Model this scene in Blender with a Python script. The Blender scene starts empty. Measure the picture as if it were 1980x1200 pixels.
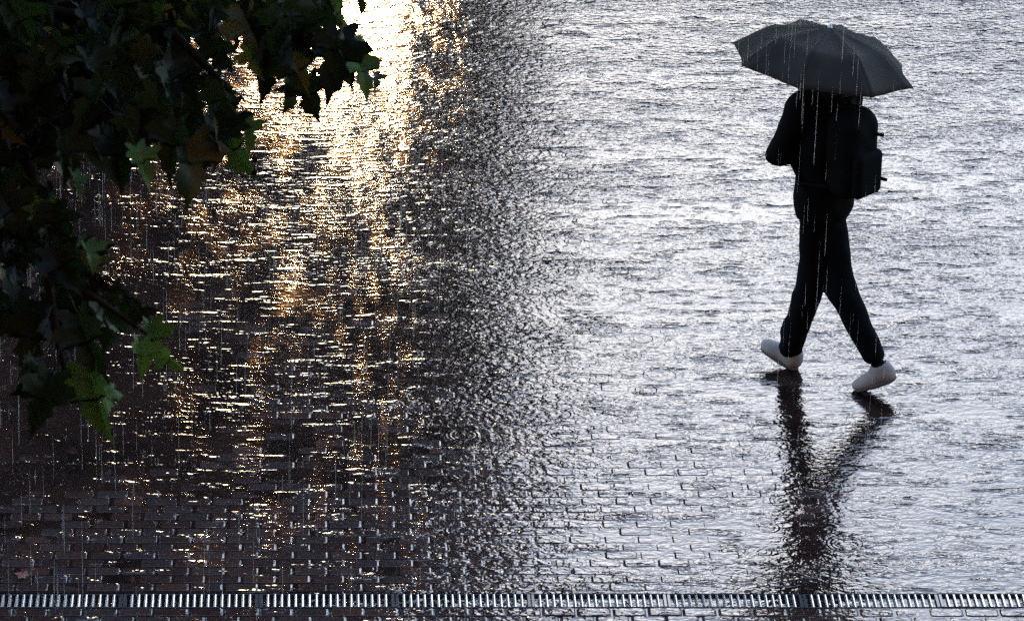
import bpy, bmesh, math, random
import numpy as np
from mathutils import Vector, Matrix
random.seed(7); rng = np.random.default_rng(7)
R = math.radians

# ------------------------------------------------------------------ camera
PITCH, FPX, PX, PY, CH = R(24.0), 8500.0, 632.0, 600.0, 8.5
scene = bpy.context.scene
cam_d = bpy.data.cameras.new('camera'); cam = bpy.data.objects.new('camera', cam_d)
scene.collection.objects.link(cam); scene.camera = cam
cam.location = (0, 0, CH); cam.rotation_euler = (R(90) - PITCH, 0, 0)
cam_d.sensor_width = 36; cam_d.lens = FPX / 1980 * 36
cam_d.shift_x = (990 - PX) / 1980
cam_d.clip_start = 0.5; cam_d.clip_end = 3000
cam_d.dof.use_dof = True; cam_d.dof.focus_distance = 19.6; cam_d.dof.aperture_fstop = 18

# ------------------------------------------------------------------ sky, sun, exposure
SUN_EL, SUN_AZ = R(16.8), R(0.3)          # low sun ahead of the camera, azimuth measured from +Y towards +X
world = bpy.data.worlds.new('World'); scene.world = world; world.use_nodes = True
wn = world.node_tree; bg = wn.nodes['Background']
sky = wn.nodes.new('ShaderNodeTexSky'); sky.sky_type = 'NISHITA'; sky.sun_disc = False
sky.sun_elevation = SUN_EL; sky.sun_rotation = SUN_AZ
sky.altitude = 100; sky.air_density = 1.0; sky.dust_density = 0.55; sky.ozone_density = 2.0
wn.links.new(sky.outputs[0], bg.inputs[0]); bg.inputs[1].default_value = 0.10
world.cycles.sampling_method = 'MANUAL'; world.cycles.sample_map_resolution = 2048
sd = bpy.data.lights.new('sun', 'SUN'); sun = bpy.data.objects.new('sun', sd); scene.collection.objects.link(sun)
sd.energy = 2.1; sd.angle = R(0.53); sd.color = (1.0, 0.50, 0.20)
sdir = Vector((math.sin(SUN_AZ) * math.cos(SUN_EL), math.cos(SUN_AZ) * math.cos(SUN_EL), math.sin(SUN_EL)))
sun.rotation_euler = sdir.to_track_quat('Z', 'Y').to_euler()
scene.view_settings.view_transform = 'Standard'; scene.view_settings.look = 'None'
scene.view_settings.exposure = 3.08; scene.view_settings.gamma = 1.0
scene.view_settings.use_curve_mapping = False
scene.cycles.use_denoising = False
scene.cycles.max_bounces = 8; scene.cycles.transparent_max_bounces = 24
scene.cycles.sample_clamp_indirect = 6.0; scene.cycles.caustics_reflective = False; scene.cycles.caustics_refractive = False

# ------------------------------------------------------------------ helpers
CF = np.array([0, math.cos(PITCH), -math.sin(PITCH)]); CU = np.array([0, math.sin(PITCH), math.cos(PITCH)])
CR = np.array([1., 0, 0]); CO = np.array([0, 0, CH])
def ray(px, py): return CF + CR * (px - PX) / FPX + CU * (PY - py) / FPX
def ground(px, py, z=0.0):
    d = ray(px, py); return CO + d * (z - CH) / d[2]
def at(px, py, Y):
    d = ray(px, py); return CO + d * Y / d[1]
def depth(px, py, t): return CO + ray(px, py) * t
def proj(p):
    q = np.asarray(p, float) - CO; z = q @ CF
    return PX + FPX * (q @ CR) / z, PY - FPX * (q @ CU) / z

COL = scene.collection
def link(o, parent=None):
    COL.objects.link(o)
    if parent is not None: o.parent = parent
    return o
def mesh_obj(name, verts, faces, mat=None, parent=None, smooth=False):
    me = bpy.data.meshes.new(name); me.from_pydata([tuple(v) for v in verts], [], [tuple(int(i) for i in f) for f in faces]); me.update()
    if mat: me.materials.append(mat)
    if smooth: me.polygons.foreach_set('use_smooth', [True] * len(me.polygons))
    return link(bpy.data.objects.new(name, me), parent)
def fast_mesh(name, V, Q, mat=None, smooth=False):
    """V (n,3), Q (m,k) index array, all faces with k corners"""
    me = bpy.data.meshes.new(name); V = np.asarray(V, np.float32); Q = np.asarray(Q, np.int32); k = Q.shape[1]
    me.vertices.add(len(V)); me.vertices.foreach_set('co', V.ravel())
    me.loops.add(Q.size); me.loops.foreach_set('vertex_index', Q.ravel())
    me.polygons.add(len(Q)); me.polygons.foreach_set('loop_start', np.arange(0, Q.size, k, dtype=np.int32))
    me.polygons.foreach_set('loop_total', np.full(len(Q), k, np.int32))
    me.polygons.foreach_set('use_smooth', np.full(len(Q), smooth, bool))
    me.update(calc_edges=True); me.validate()
    if mat: me.materials.append(mat)
    return me
def tag(o, label=None, cat=None, group=None, kind=None):
    if label: o['label'] = label
    if cat: o['category'] = cat
    if group: o['group'] = group
    if kind: o['kind'] = kind
    return o
def empty(name, loc=(0, 0, 0)):
    o = bpy.data.objects.new(name, None); o.location = tuple(loc); o.empty_display_size = 0.1; COL.objects.link(o); return o
def adopt(o, parent):
    """parent to a thing whose origin is moved, keeping world coordinates of the mesh data"""
    o.parent = parent; o.matrix_parent_inverse = Matrix.Translation(-Vector(parent.location)); return o
def tube(points, radii, n=8, cap=True):
    P = [np.asarray(p, float) for p in points]; V = []; F = []
    if np.isscalar(radii): radii = [radii] * len(P)
    up = np.array([0, 0, 1.0])
    for i, p in enumerate(P):
        t = P[min(i + 1, len(P) - 1)] - P[max(i - 1, 0)]; t = t / (np.linalg.norm(t) + 1e-9)
        a = np.cross(t, up)
        if np.linalg.norm(a) < 1e-3: a = np.cross(t, [0, 1.0, 0])
        a /= np.linalg.norm(a); b = np.cross(t, a)
        for k in range(n):
            w = 2 * math.pi * k / n; V.append(p + radii[i] * (a * math.cos(w) + b * math.sin(w)))
    for i in range(len(P) - 1):
        for k in range(n):
            F.append((i * n + k, i * n + (k + 1) % n, (i + 1) * n + (k + 1) % n, (i + 1) * n + k))
    if cap: F.append(tuple(range(n - 1, -1, -1))); F.append(tuple((len(P) - 1) * n + k for k in range(n)))
    return V, F
def box(lo, hi):
    x0, y0, z0 = lo; x1, y1, z1 = hi
    return ([(x0, y0, z0), (x1, y0, z0), (x1, y1, z0), (x0, y1, z0), (x0, y0, z1), (x1, y0, z1), (x1, y1, z1), (x0, y1, z1)],
            [(0, 3, 2, 1), (4, 5, 6, 7), (0, 1, 5, 4), (1, 2, 6, 5), (2, 3, 7, 6), (3, 0, 4, 7)])
def merge(*vfs):
    V = []; F = []
    for v, f in vfs:
        o = len(V); V += list(v); F += [tuple(i + o for i in q) for q in f]
    return V, F

# ------------------------------------------------------------------ materials
def mat(name):
    m = bpy.data.materials.new(name); m.use_nodes = True; nt = m.node_tree
    return m, nt, nt.nodes['Principled BSDF'], nt.nodes['Material Output']
def N(nt, t, **kw):
    n = nt.nodes.new(t)
    for k, v in kw.items(): setattr(n, k, v)
    return n
def math_n(nt, op, a, b=None, clamp=False):
    n = N(nt, 'ShaderNodeMath', operation=op, use_clamp=clamp)
    for i, v in enumerate((a, b)):
        if v is None: continue
        if isinstance(v, (int, float)): n.inputs[i].default_value = v
        else: nt.links.new(v, n.inputs[i])
    return n.outputs[0]
def simple(name, col, rough=0.7, spec=0.3, var=0.25, scale=60.0):
    m, nt, b, out = mat(name)
    tc = N(nt, 'ShaderNodeNewGeometry'); nz = N(nt, 'ShaderNodeTexNoise'); nz.inputs['Scale'].default_value = scale; nz.inputs['Detail'].default_value = 4
    nt.links.new(tc.outputs['Position'], nz.inputs['Vector'])
    mx = N(nt, 'ShaderNodeMix', data_type='RGBA'); nt.links.new(nz.outputs[0], mx.inputs[0])
    mx.inputs[6].default_value = (*[c * (1 - var) for c in col], 1); mx.inputs[7].default_value = (*[min(1, c * (1 + var)) for c in col], 1)
    nt.links.new(mx.outputs[2], b.inputs['Base Color']); b.inputs['Roughness'].default_value = rough
    b.inputs['Specular IOR Level'].default_value = spec
    return m

def ripple_height(nt, amp=1.0, rings=True):
    """height in metres of rain-beaten water: wind-drawn wavelets, chop and drop rings, in world position"""
    g = N(nt, 'ShaderNodeNewGeometry'); pos = g.outputs['Position']
    def noise(scale, sx, sy, detail, rough=0.55, rot=0.0, dist=0.0):
        mp = N(nt, 'ShaderNodeMapping'); mp.inputs['Scale'].default_value = (sx, sy, 1); mp.inputs['Rotation'].default_value = (0, 0, rot)
        nt.links.new(pos, mp.inputs['Vector'])
        n = N(nt, 'ShaderNodeTexNoise'); n.inputs['Scale'].default_value = scale; n.inputs['Detail'].default_value = detail
        n.inputs['Roughness'].default_value = rough; n.inputs['Distortion'].default_value = dist
        nt.links.new(mp.outputs[0], n.inputs['Vector']); return n.outputs[0]
    def mul(a, b): return math_n(nt, 'MULTIPLY', a, b)
    def add(a, b): return math_n(nt, 'ADD', a, b)
    swell = noise(5, 0.55, 1.0, 1, rot=R(8))              # broad patches
    chop = noise(34, 0.72, 1.0, 1, 0.5, rot=R(-6))
    fine = noise(68, 0.75, 1.0, 1, 0.5, rot=R(5))
    micro = noise(130, 0.8, 1.0, 0, 0.5, rot=R(-3))
    band = noise(1.1, 0.45, 2.4, 2, 0.55, rot=R(3))
    dash = noise(6.5, 0.60, 2.0, 2, 0.6, rot=R(-2))
    dash = math_n(nt, 'MULTIPLY', math_n(nt, 'SUBTRACT', dash, 0.54, clamp=True), 9.0)      # short rows of steeper wavelets
    band = add(math_n(nt, 'ADD', 0.25, mul(math_n(nt, 'MULTIPLY', band, band), 3.2)), dash)
    h = add(mul(swell, 0.0042 * amp), mul(add(mul(chop, 0.0056 * amp), add(mul(fine, 0.0017 * amp), mul(micro, 0.0006 * amp))), band))
    for sc, wl, a in ((4.5, 0.020, 0.00042), (8.0, 0.014, 0.00020)) if rings else ():      # expanding rings where drops landed
        v = N(nt, 'ShaderNodeTexVoronoi', feature='F1', voronoi_dimensions='2D'); v.inputs['Scale'].default_value = sc
        nt.links.new(pos, v.inputs['Vector'])
        d = math_n(nt, 'DIVIDE', v.outputs['Distance'], sc)
        s = N(nt, 'ShaderNodeSeparateColor'); nt.links.new(v.outputs['Color'], s.inputs[0])
        rad = mul(s.outputs[0], 0.35 / sc)
        env = math_n(nt, 'SUBTRACT', 1.0, math_n(nt, 'ABSOLUTE', math_n(nt, 'DIVIDE', math_n(nt, 'SUBTRACT', d, rad), wl * 1.3)), clamp=True)
        wav = math_n(nt, 'SINE', mul(math_n(nt, 'SUBTRACT', d, rad), 2 * math.pi / wl))
        on = math_n(nt, 'GREATER_THAN', s.outputs[1], 0.45)
        h = add(h, mul(mul(mul(wav, env), on), a))
    return h

def wet_brick_mat():
    m, nt, b, out = mat('wet_red_brown_brick')
    g = N(nt, 'ShaderNodeNewGeometry'); oi = N(nt, 'ShaderNodeObjectInfo')
    r = math_n(nt, 'FRACT', math_n(nt, 'ADD', g.outputs['Random Per Island'], oi.outputs['Random']))
    cr = N(nt, 'ShaderNodeValToRGB'); nt.links.new(r, cr.inputs[0])
    e = cr.color_ramp.elements; e[0].color = (0.036, 0.018, 0.014, 1); e[1].color = (0.066, 0.029, 0.020, 1)
    for p_, c in ((0.35, (0.045, 0.022, 0.017)), (0.6, (0.040, 0.026, 0.023)), (0.8, (0.052, 0.031, 0.026))):
        q = e.new(p_); q.color = (*c, 1)
    nz = N(nt, 'ShaderNodeTexNoise'); nz.inputs['Scale'].default_value = 90; nz.inputs['Detail'].default_value = 5
    nt.links.new(g.outputs['Position'], nz.inputs['Vector'])
    mx = N(nt, 'ShaderNodeMix', data_type='RGBA', blend_type='MULTIPLY'); mx.inputs[0].default_value = 0.8
    cr2 = N(nt, 'ShaderNodeValToRGB'); cr2.color_ramp.elements[0].position = 0.3; cr2.color_ramp.elements[0].color = (0.45, 0.45, 0.45, 1)
    cr2.color_ramp.elements[1].position = 0.7; cr2.color_ramp.elements[1].color = (1.1, 1.1, 1.1, 1)
    nt.links.new(nz.outputs[0], cr2.inputs[0]); nt.links.new(cr.outputs[0], mx.inputs[6]); nt.links.new(cr2.outputs[0], mx.inputs[7])
    nt.links.new(mx.outputs[2], b.inputs['Base Color'])
    h = ripple_height(nt, 0.41, False)
    h = math_n(nt, 'ADD', h, math_n(nt, 'MULTIPLY', nz.outputs[0], 0.00006))
    bp = N(nt, 'ShaderNodeBump'); bp.inputs['Strength'].default_value = 1; bp.inputs['Distance'].default_value = 1
    nt.links.new(h, bp.inputs['Height']); nt.links.new(bp.outputs[0], b.inputs['Normal'])
    b.inputs['Roughness'].default_value = 0.08; b.inputs['IOR'].default_value = 1.45
    b.inputs['Specular IOR Level'].default_value = 0.5
    return m
def water_mat():
    m, nt, b, out = mat('rain_water_film')
    h = ripple_height(nt, 0.41)
    bp = N(nt, 'ShaderNodeBump'); bp.inputs['Strength'].default_value = 1; bp.inputs['Distance'].default_value = 1
    nt.links.new(h, bp.inputs['Height']); nt.links.new(bp.outputs[0], b.inputs['Normal'])
    g = N(nt, 'ShaderNodeNewGeometry'); nz = N(nt, 'ShaderNodeTexNoise'); nz.inputs['Scale'].default_value = 3.0; nz.inputs['Detail'].default_value = 4
    nt.links.new(g.outputs['Position'], nz.inputs['Vector'])
    cr = N(nt, 'ShaderNodeValToRGB'); cr.color_ramp.elements[0].color = (0.011, 0.0055, 0.0045, 1); cr.color_ramp.elements[1].color = (0.024, 0.011, 0.008, 1)
    cr.color_ramp.elements[0].position = .35; cr.color_ramp.elements[1].position = .65
    nt.links.new(nz.outputs[0], cr.inputs[0]); nt.links.new(cr.outputs[0], b.inputs['Base Color'])      # muddy brown rain water over the bricks
    b.inputs['Roughness'].default_value = 0.08; b.inputs['IOR'].default_value = 1.45
    return m
def leaf_mat(name, dark, light, odd):
    m, nt, b, out = mat(name)
    oi = N(nt, 'ShaderNodeObjectInfo'); g = N(nt, 'ShaderNodeNewGeometry')
    r = math_n(nt, 'FRACT', math_n(nt, 'ADD', g.outputs['Random Per Island'], oi.outputs['Random']))
    cr = N(nt, 'ShaderNodeValToRGB'); e = cr.color_ramp.elements
    e[0].color = (*dark, 1); e[1].color = (*odd, 1); q = e.new(0.75); q.color = (*light, 1); q = e.new(0.93); q.color = (*light, 1)
    nt.links.new(r, cr.inputs[0])
    nz = N(nt, 'ShaderNodeTexNoise'); nz.inputs['Scale'].default_value = 55; nz.inputs['Detail'].default_value = 3
    nt.links.new(g.outputs['Position'], nz.inputs['Vector'])
    mx = N(nt, 'ShaderNodeMix', data_type='RGBA', blend_type='MULTIPLY'); mx.inputs[0].default_value = 0.5
    nt.links.new(cr.outputs[0], mx.inputs[6]); nt.links.new(nz.outputs[0], mx.inputs[7])
    nt.links.new(mx.outputs[2], b.inputs['Base Color']); b.inputs['Roughness'].default_value = 0.45
    b.inputs['Specular IOR Level'].default_value = 0.2
    tl = N(nt, 'ShaderNodeBsdfTranslucent'); nt.links.new(mx.outputs[2], tl.inputs[0])
    ms = N(nt, 'ShaderNodeMixShader'); ms.inputs[0].default_value = 0.4
    nt.links.new(b.outputs[0], ms.inputs[1]); nt.links.new(tl.outputs[0], ms.inputs[2]); nt.links.new(ms.outputs[0], out.inputs['Surface'])
    return m

M_brick = wet_brick_mat(); M_water = water_mat()
M_bed = simple('dark_joint_sand', (0.02, 0.016, 0.014), 0.12, 0.5)
M_ground = simple('dark_wet_paving', (0.04, 0.024, 0.02), 0.25, 0.5, 0.3, 8)
M_steel = simple('galvanised_wet_steel', (0.56, 0.55, 0.53), 0.22, 0.5, 0.2, 40)
M_steel.node_tree.nodes['Principled BSDF'].inputs['Metallic'].default_value = 0.9
M_iron = simple('wet_dark_iron', (0.05, 0.05, 0.05), 0.14, 0.5, 0.3, 60)
M_void = simple('drain_dark', (0.006, 0.006, 0.006), 0.8, 0.1)
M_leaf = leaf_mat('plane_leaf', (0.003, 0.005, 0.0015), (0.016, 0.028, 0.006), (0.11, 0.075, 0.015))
M_leaf_lit = leaf_mat('lit_green_leaf', (0.05, 0.10, 0.016), (0.09, 0.16, 0.025), (0.20, 0.15, 0.02))  # lit copy of the leaf colour: light on some edge leaves painted in
M_leaf_far = leaf_mat('distant_plane_leaf', (0.020, 0.030, 0.012), (0.03, 0.045, 0.015), (0.04, 0.04, 0.015))
M_bark = simple('plane_bark', (0.05, 0.042, 0.032), 0.8, 0.2, 0.4, 12)
M_twig = simple('brown_twig', (0.012, 0.008, 0.005), 0.9, 0.08)
M_jacket = simple('black_jacket_cloth', (0.004, 0.004, 0.004), 0.9, 0.04)
M_trouser = simple('navy_black_trouser_cloth', (0.004, 0.004, 0.005), 0.9, 0.04)
M_pack = simple('black_backpack_nylon', (0.004, 0.004, 0.004), 0.85, 0.05)
M_umb = simple('black_umbrella_nylon', (0.0235, 0.0180, 0.0135), 0.75, 0.10, 0.3, 14)
M_metal_dark = simple('dark_umbrella_metal', (0.05, 0.05, 0.05), 0.35, 0.5)
M_cap = simple('silver_tip', (0.6, 0.6, 0.6), 0.25, 0.5)
M_shoe = simple('off_white_shoe', (0.30, 0.24, 0.21), 0.7, 0.2, 0.15, 40)
M_sole = simple('grey_rubber_sole', (0.085, 0.072, 0.065), 0.7, 0.2)
M_sock = simple('dark_sock', (0.008, 0.008, 0.012), 0.9, 0.05)
M_skin = simple('skin', (0.35, 0.2, 0.14), 0.5, 0.3, 0.08)
M_hair = simple('dark_hair', (0.010, 0.008, 0.006), 0.5, 0.3)

# ------------------------------------------------------------------ ground and paving
V, F = [(-1500, -1500, -0.06), (1500, -1500, -0.06), (1500, 1500, -0.06), (-1500, 1500, -0.06)], [(0, 1, 2, 3)]
tag(mesh_obj('ground', V, F, M_ground), kind='structure')

BL, BW = 0.1452, 0.0726                     # brick pitch
GY1 = ground(990, 1147)[1]; GY0 = ground(990, 1174)[1]        # far and near edge of the drain
XL, XR, YN, YF = -6.0, 8.0, 13.5, 29.0
def lowf(x, y):
    """gentle settling of the paving, metres"""
    return 0.6 * (0.0015 * np.sin(1.5 * x + 0.7 * y + 0.4) + 0.0012 * np.sin(0.8 * x - 1.9 * y + 1.7)
            + 0.0012 * np.sin(2.9 * x + 1.3 * y) * np.sin(1.9 * y - 0.8 * x + 0.5) + 0.0010 * np.sin(4.1 * y + 1.5 * x) * np.sin(2.3 * x - 1.1 * y))
def brick_level(x, y):
    # paving falls slightly away from the drain, so water stands deeper further off
    return 0.0030 - 0.0012 * np.clip(y - 16.3, -1, 6) - 0.0011 * np.clip(x - .2, 0, 3.5) + lowf(x, y)
rows = []
yc0 = ground(0, 857)[1]; xj0 = ground(36.7, 857)[0]
k = int(math.floor((GY1 + BW / 2 + 0.004 - yc0) / BW)) + 1
yy = yc0 + k * BW
while yy - BW / 2 < GY1 + 0.003: yy += BW; k += 1
first_gap = yy - BW / 2 - GY1
while yy < YF: rows.append((yy, xj0 + (BL / 2 if k % 2 else 0))); yy += BW; k += 1
yy = GY0 - BW / 2 - 0.004; k = 0; xj1 = ground(24, 1183)[0]
while yy > YN: rows.append((yy, xj1 + (BL / 2 if k % 2 else 0))); yy -= BW; k += 1
centres = []
for y, xo in rows:
    n0 = math.ceil((XL - xo) / BL)
    for n in range(n0, int((XR - xo) / BL)):
        centres.append((xo + (n + 0.5) * BL, y))
centres = np.array(centres)

def brick_template(seed):
    r = random.Random(seed); g = 0.0020; a, b = BL / 2 - g, BW / 2 - g
    a -= r.uniform(0, .0022); b -= r.uniform(0, .0012)
    V = []
    for inset, z in ((0, -0.05), (0, -0.0046), (0.0024, -0.0026), (0.0058, -0.0010), (0.0120, 0.0)):
        x, y = a - inset, b - inset * .35; c = min(0.006, 0.006 + 0 * inset)
        V += [(-x + c, -y, z), (x - c, -y, z), (x, -y + c, z), (x, y - c, z), (x - c, y, z), (-x + c, y, z), (-x, y - c, z), (-x, -y + c, z)]
    F = []
    for k in range(4):
        for i in range(8): F.append((k * 8 + i, k * 8 + (i + 1) % 8, (k + 1) * 8 + (i + 1) % 8, (k + 1) * 8 + i))
    return np.array(V), F, tuple(32 + i for i in range(8))
def brick_mesh(seed):
    V, F, top = brick_template(seed)
    me = bpy.data.meshes.new('brick'); me.from_pydata([tuple(v) for v in V], [], F + [top]); me.update(); me.materials.append(M_brick)
    return me
bv, bf = box((XL - .1, YN - .1, -0.055), (XR + .1, GY0 - 0.002, -0.0026)); bv2, bf2 = box((XL - .1, GY1 + 0.002, -0.055), (XR + .1, YF + .1, -0.0026))
V, F = merge((bv, bf), (bv2, bf2))
pavement = tag(mesh_obj('pavement', V, F, M_bed), kind='structure')
# individual bricks: the ones nearest the camera that the frame shows
pxy = np.array([proj((x, y, 0)) for x, y in centres])
inview = (pxy[:, 0] > -25) & (pxy[:, 0] < 2005) & (pxy[:, 1] < 1206) & (pxy[:, 1] > -10)
order = np.argsort(-pxy[:, 1] + np.where(inview, 0, 1e6))
single = set(order[:300].tolist())
bmeshes = [brick_mesh(s) for s in range(5)]
def brick_pose(i):
    x, y = centres[i]; r = np.random.default_rng(1000 + i)
    gx = (brick_level(x + .01, y) - brick_level(x - .01, y)) / .02; gy = (brick_level(x, y + .01) - brick_level(x, y - .01)) / .02
    tx, ty = r.normal(0, 0.004), r.normal(0, 0.004)
    return (x + r.normal(0, .0013), y + r.normal(0, .0007), brick_level(x, y) + r.normal(0, .0009)), (gy + ty, -gx + tx, r.normal(0, 0.007))
for i in sorted(single):
    p, e = brick_pose(i)
    o = bpy.data.objects.new('brick', bmeshes[i % 5]); o.location = p; o.rotation_euler = e; link(o, pavement)
TVS = [brick_template(90 + q)[0] for q in range(6)]; tv, tf, ttop = brick_template(99); tri = []
for q in tf: tri += [q]
tq = np.array(tf); tt = np.array([(ttop[0], ttop[1], ttop[2], ttop[3]), (ttop[0], ttop[3], ttop[4], ttop[7]), (ttop[4], ttop[5], ttop[6], ttop[7])])
tq = np.vstack([tq, tt]); AV = []; AQ = []; off = 0
for i in range(len(centres)):
    if i in single: continue
    p, e = brick_pose(i)
    v = TVS[i % 6].copy(); v[:, 2] += v[:, 1] * e[0] - v[:, 0] * e[1]
    c, s = math.cos(e[2]), math.sin(e[2]); v = np.stack([v[:, 0] * c - v[:, 1] * s, v[:, 0] * s + v[:, 1] * c, v[:, 2]], 1) + p
    AV.append(v); AQ.append(tq + off); off += len(v)
me = fast_mesh('brick_field', np.vstack(AV), np.vstack(AQ), M_brick, smooth=False)
tag(link(bpy.data.objects.new('brick_field', me), pavement), kind='stuff')
# standing water: one sheet that the paving rises through where it is high
WL = 0.0012
CS = 0.06
gxn, gyn = int((XR - XL) / CS), int((YF - GY1) / CS)
gx_, gy_ = np.meshgrid(XL + CS * np.arange(gxn + 1), GY1 + CS * np.arange(gyn + 1), indexing='ij')
wet = brick_level(gx_, gy_) < WL + 0.0022
cw = wet[:-1, :-1] | wet[1:, :-1] | wet[:-1, 1:] | wet[1:, 1:]
ii, jj = np.nonzero(cw); vid = lambda i, j: i * (gyn + 1) + j
V = np.stack([gx_.ravel(), gy_.ravel(), np.full(gx_.size, WL)], 1); F = np.stack([vid(ii, jj), vid(ii + 1, jj), vid(ii + 1, jj + 1), vid(ii, jj + 1)], 1)
used_, inv_ = np.unique(F, return_inverse=True); V = V[used_]; F = inv_.reshape(F.shape)
tag(mesh_obj('water', V, F, M_water), kind='structure')

# ------------------------------------------------------------------ slotted drain
SEG, PITCHB = 0.5635, 0.02875
dv, df = box((XL, GY0 + .004, -0.30), (XR, GY1 - .004, -0.0105))
tag(mesh_obj('drain_channel', dv, df, M_water), kind='structure')
xs0 = ground(237.5, 1160)[0]                # joint between two grates
gw = GY1 - GY0 - 0.006; gyc = (GY0 + GY1) / 2
def rbar(w, l, h, ch=0.0016):
    a, b = w / 2, l / 2
    V = [(-a, -b, -h), (a, -b, -h), (a, b, -h), (-a, b, -h), (-a, -b, -ch), (a, -b, -ch), (a, b, -ch), (-a, b, -ch),
         (-a + ch, -b, 0), (a - ch, -b, 0), (a - ch, b, 0), (-a + ch, b, 0)]
    F = [(0, 1, 5, 4), (1, 2, 6, 5), (2, 3, 7, 6), (3, 0, 4, 7), (4, 5, 9, 8), (5, 6, 10, 9), (6, 7, 11, 10), (7, 4, 8, 11), (8, 9, 10, 11), (0, 3, 2, 1)]
    return V, F
def round_bar(w, l, h):
    prof = [(-w / 2, -h), (-w / 2, -w * .42)] + [(-w / 2 * math.cos(math.pi * k / 6), -w * .42 + w * .42 * math.sin(math.pi * k / 6)) for k in range(1, 6)] + [(w / 2, -w * .42), (w / 2, -h)]
    n = len(prof); V = [(x, -l / 2, z) for x, z in prof] + [(x, l / 2, z) for x, z in prof]
    return V, [(i, (i + 1) % n, n + (i + 1) % n, n + i) for i in range(n)] + [tuple(range(n - 1, -1, -1)), tuple(range(n, 2 * n))]
bme = bpy.data.meshes.new('bar'); v, f = round_bar(0.0125, gw - 0.010, 0.022); bme.from_pydata(v, [], f); bme.materials.append(M_steel)
def sh(vf, dx, dy, dz=0): return [(x + dx, y + dy, z + dz) for x, y, z in vf[0]], vf[1]
fr = merge(sh(rbar(0.008, SEG - .003, 0.03, .002), 0, 0))
def rail(y): v, f = rbar(0.0032, SEG - 0.004, 0.025); return [(yy_, xx_ + y, z) for xx_, yy_, z in v], [tuple(reversed(q)) for q in f]
endw = 0.030
def endp(x): return sh(rbar(endw / 2 - .0012, gw - 0.010, 0.02), x, 0)
fv, ff = merge(rail(gw / 2 - .0025), rail(-gw / 2 + .0025), endp(-SEG / 2 + endw / 4 + .001), endp(SEG / 2 - endw / 4 - .001))
fme = bpy.data.meshes.new('grate_frame'); fme.from_pydata(fv, [], ff); fme.materials.append(M_iron)
ORD = ['leftmost', 'second from the left', 'third from the left', 'fourth from the left', 'fifth from the left', 'sixth from the left', 'seventh from the left', 'eighth from the left', 'rightmost']
segs = []
for n in range(-14, 20):
    c = xs0 + (n + 0.5) * SEG
    if XL + .3 < c < XR - .3: segs.append(c)
vis = [c for c in segs if proj((c + SEG / 2, gyc, 0))[0] > 3 and proj((c - SEG / 2, gyc, 0))[0] < 1977]
for c in vis:
    r = random.Random(int(c * 1000)); j = vis.index(c)
    g = empty('drain_grate', (c, gyc, 0.0015 + r.uniform(-.0008, .0008)))
    g.rotation_euler = (r.uniform(-.012, .012), r.uniform(-.002, .002), 0)
    nm = 'rightmost' if c == vis[-1] else ORD[j]
    tag(g, f'slotted steel drain grate, {nm} in the row along the bottom edge', 'drain grate', 'grates of the slotted drain')
    link(bpy.data.objects.new('frame', fme), g)
    nb = 18
    for k in range(nb):
        o = bpy.data.objects.new('bar', bme); x = (k - (nb - 1) / 2) * PITCHB; o.location = (x, 0, 0); o.rotation_euler = (0, r.uniform(-.04, .04), 0); link(o, g)

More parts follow.
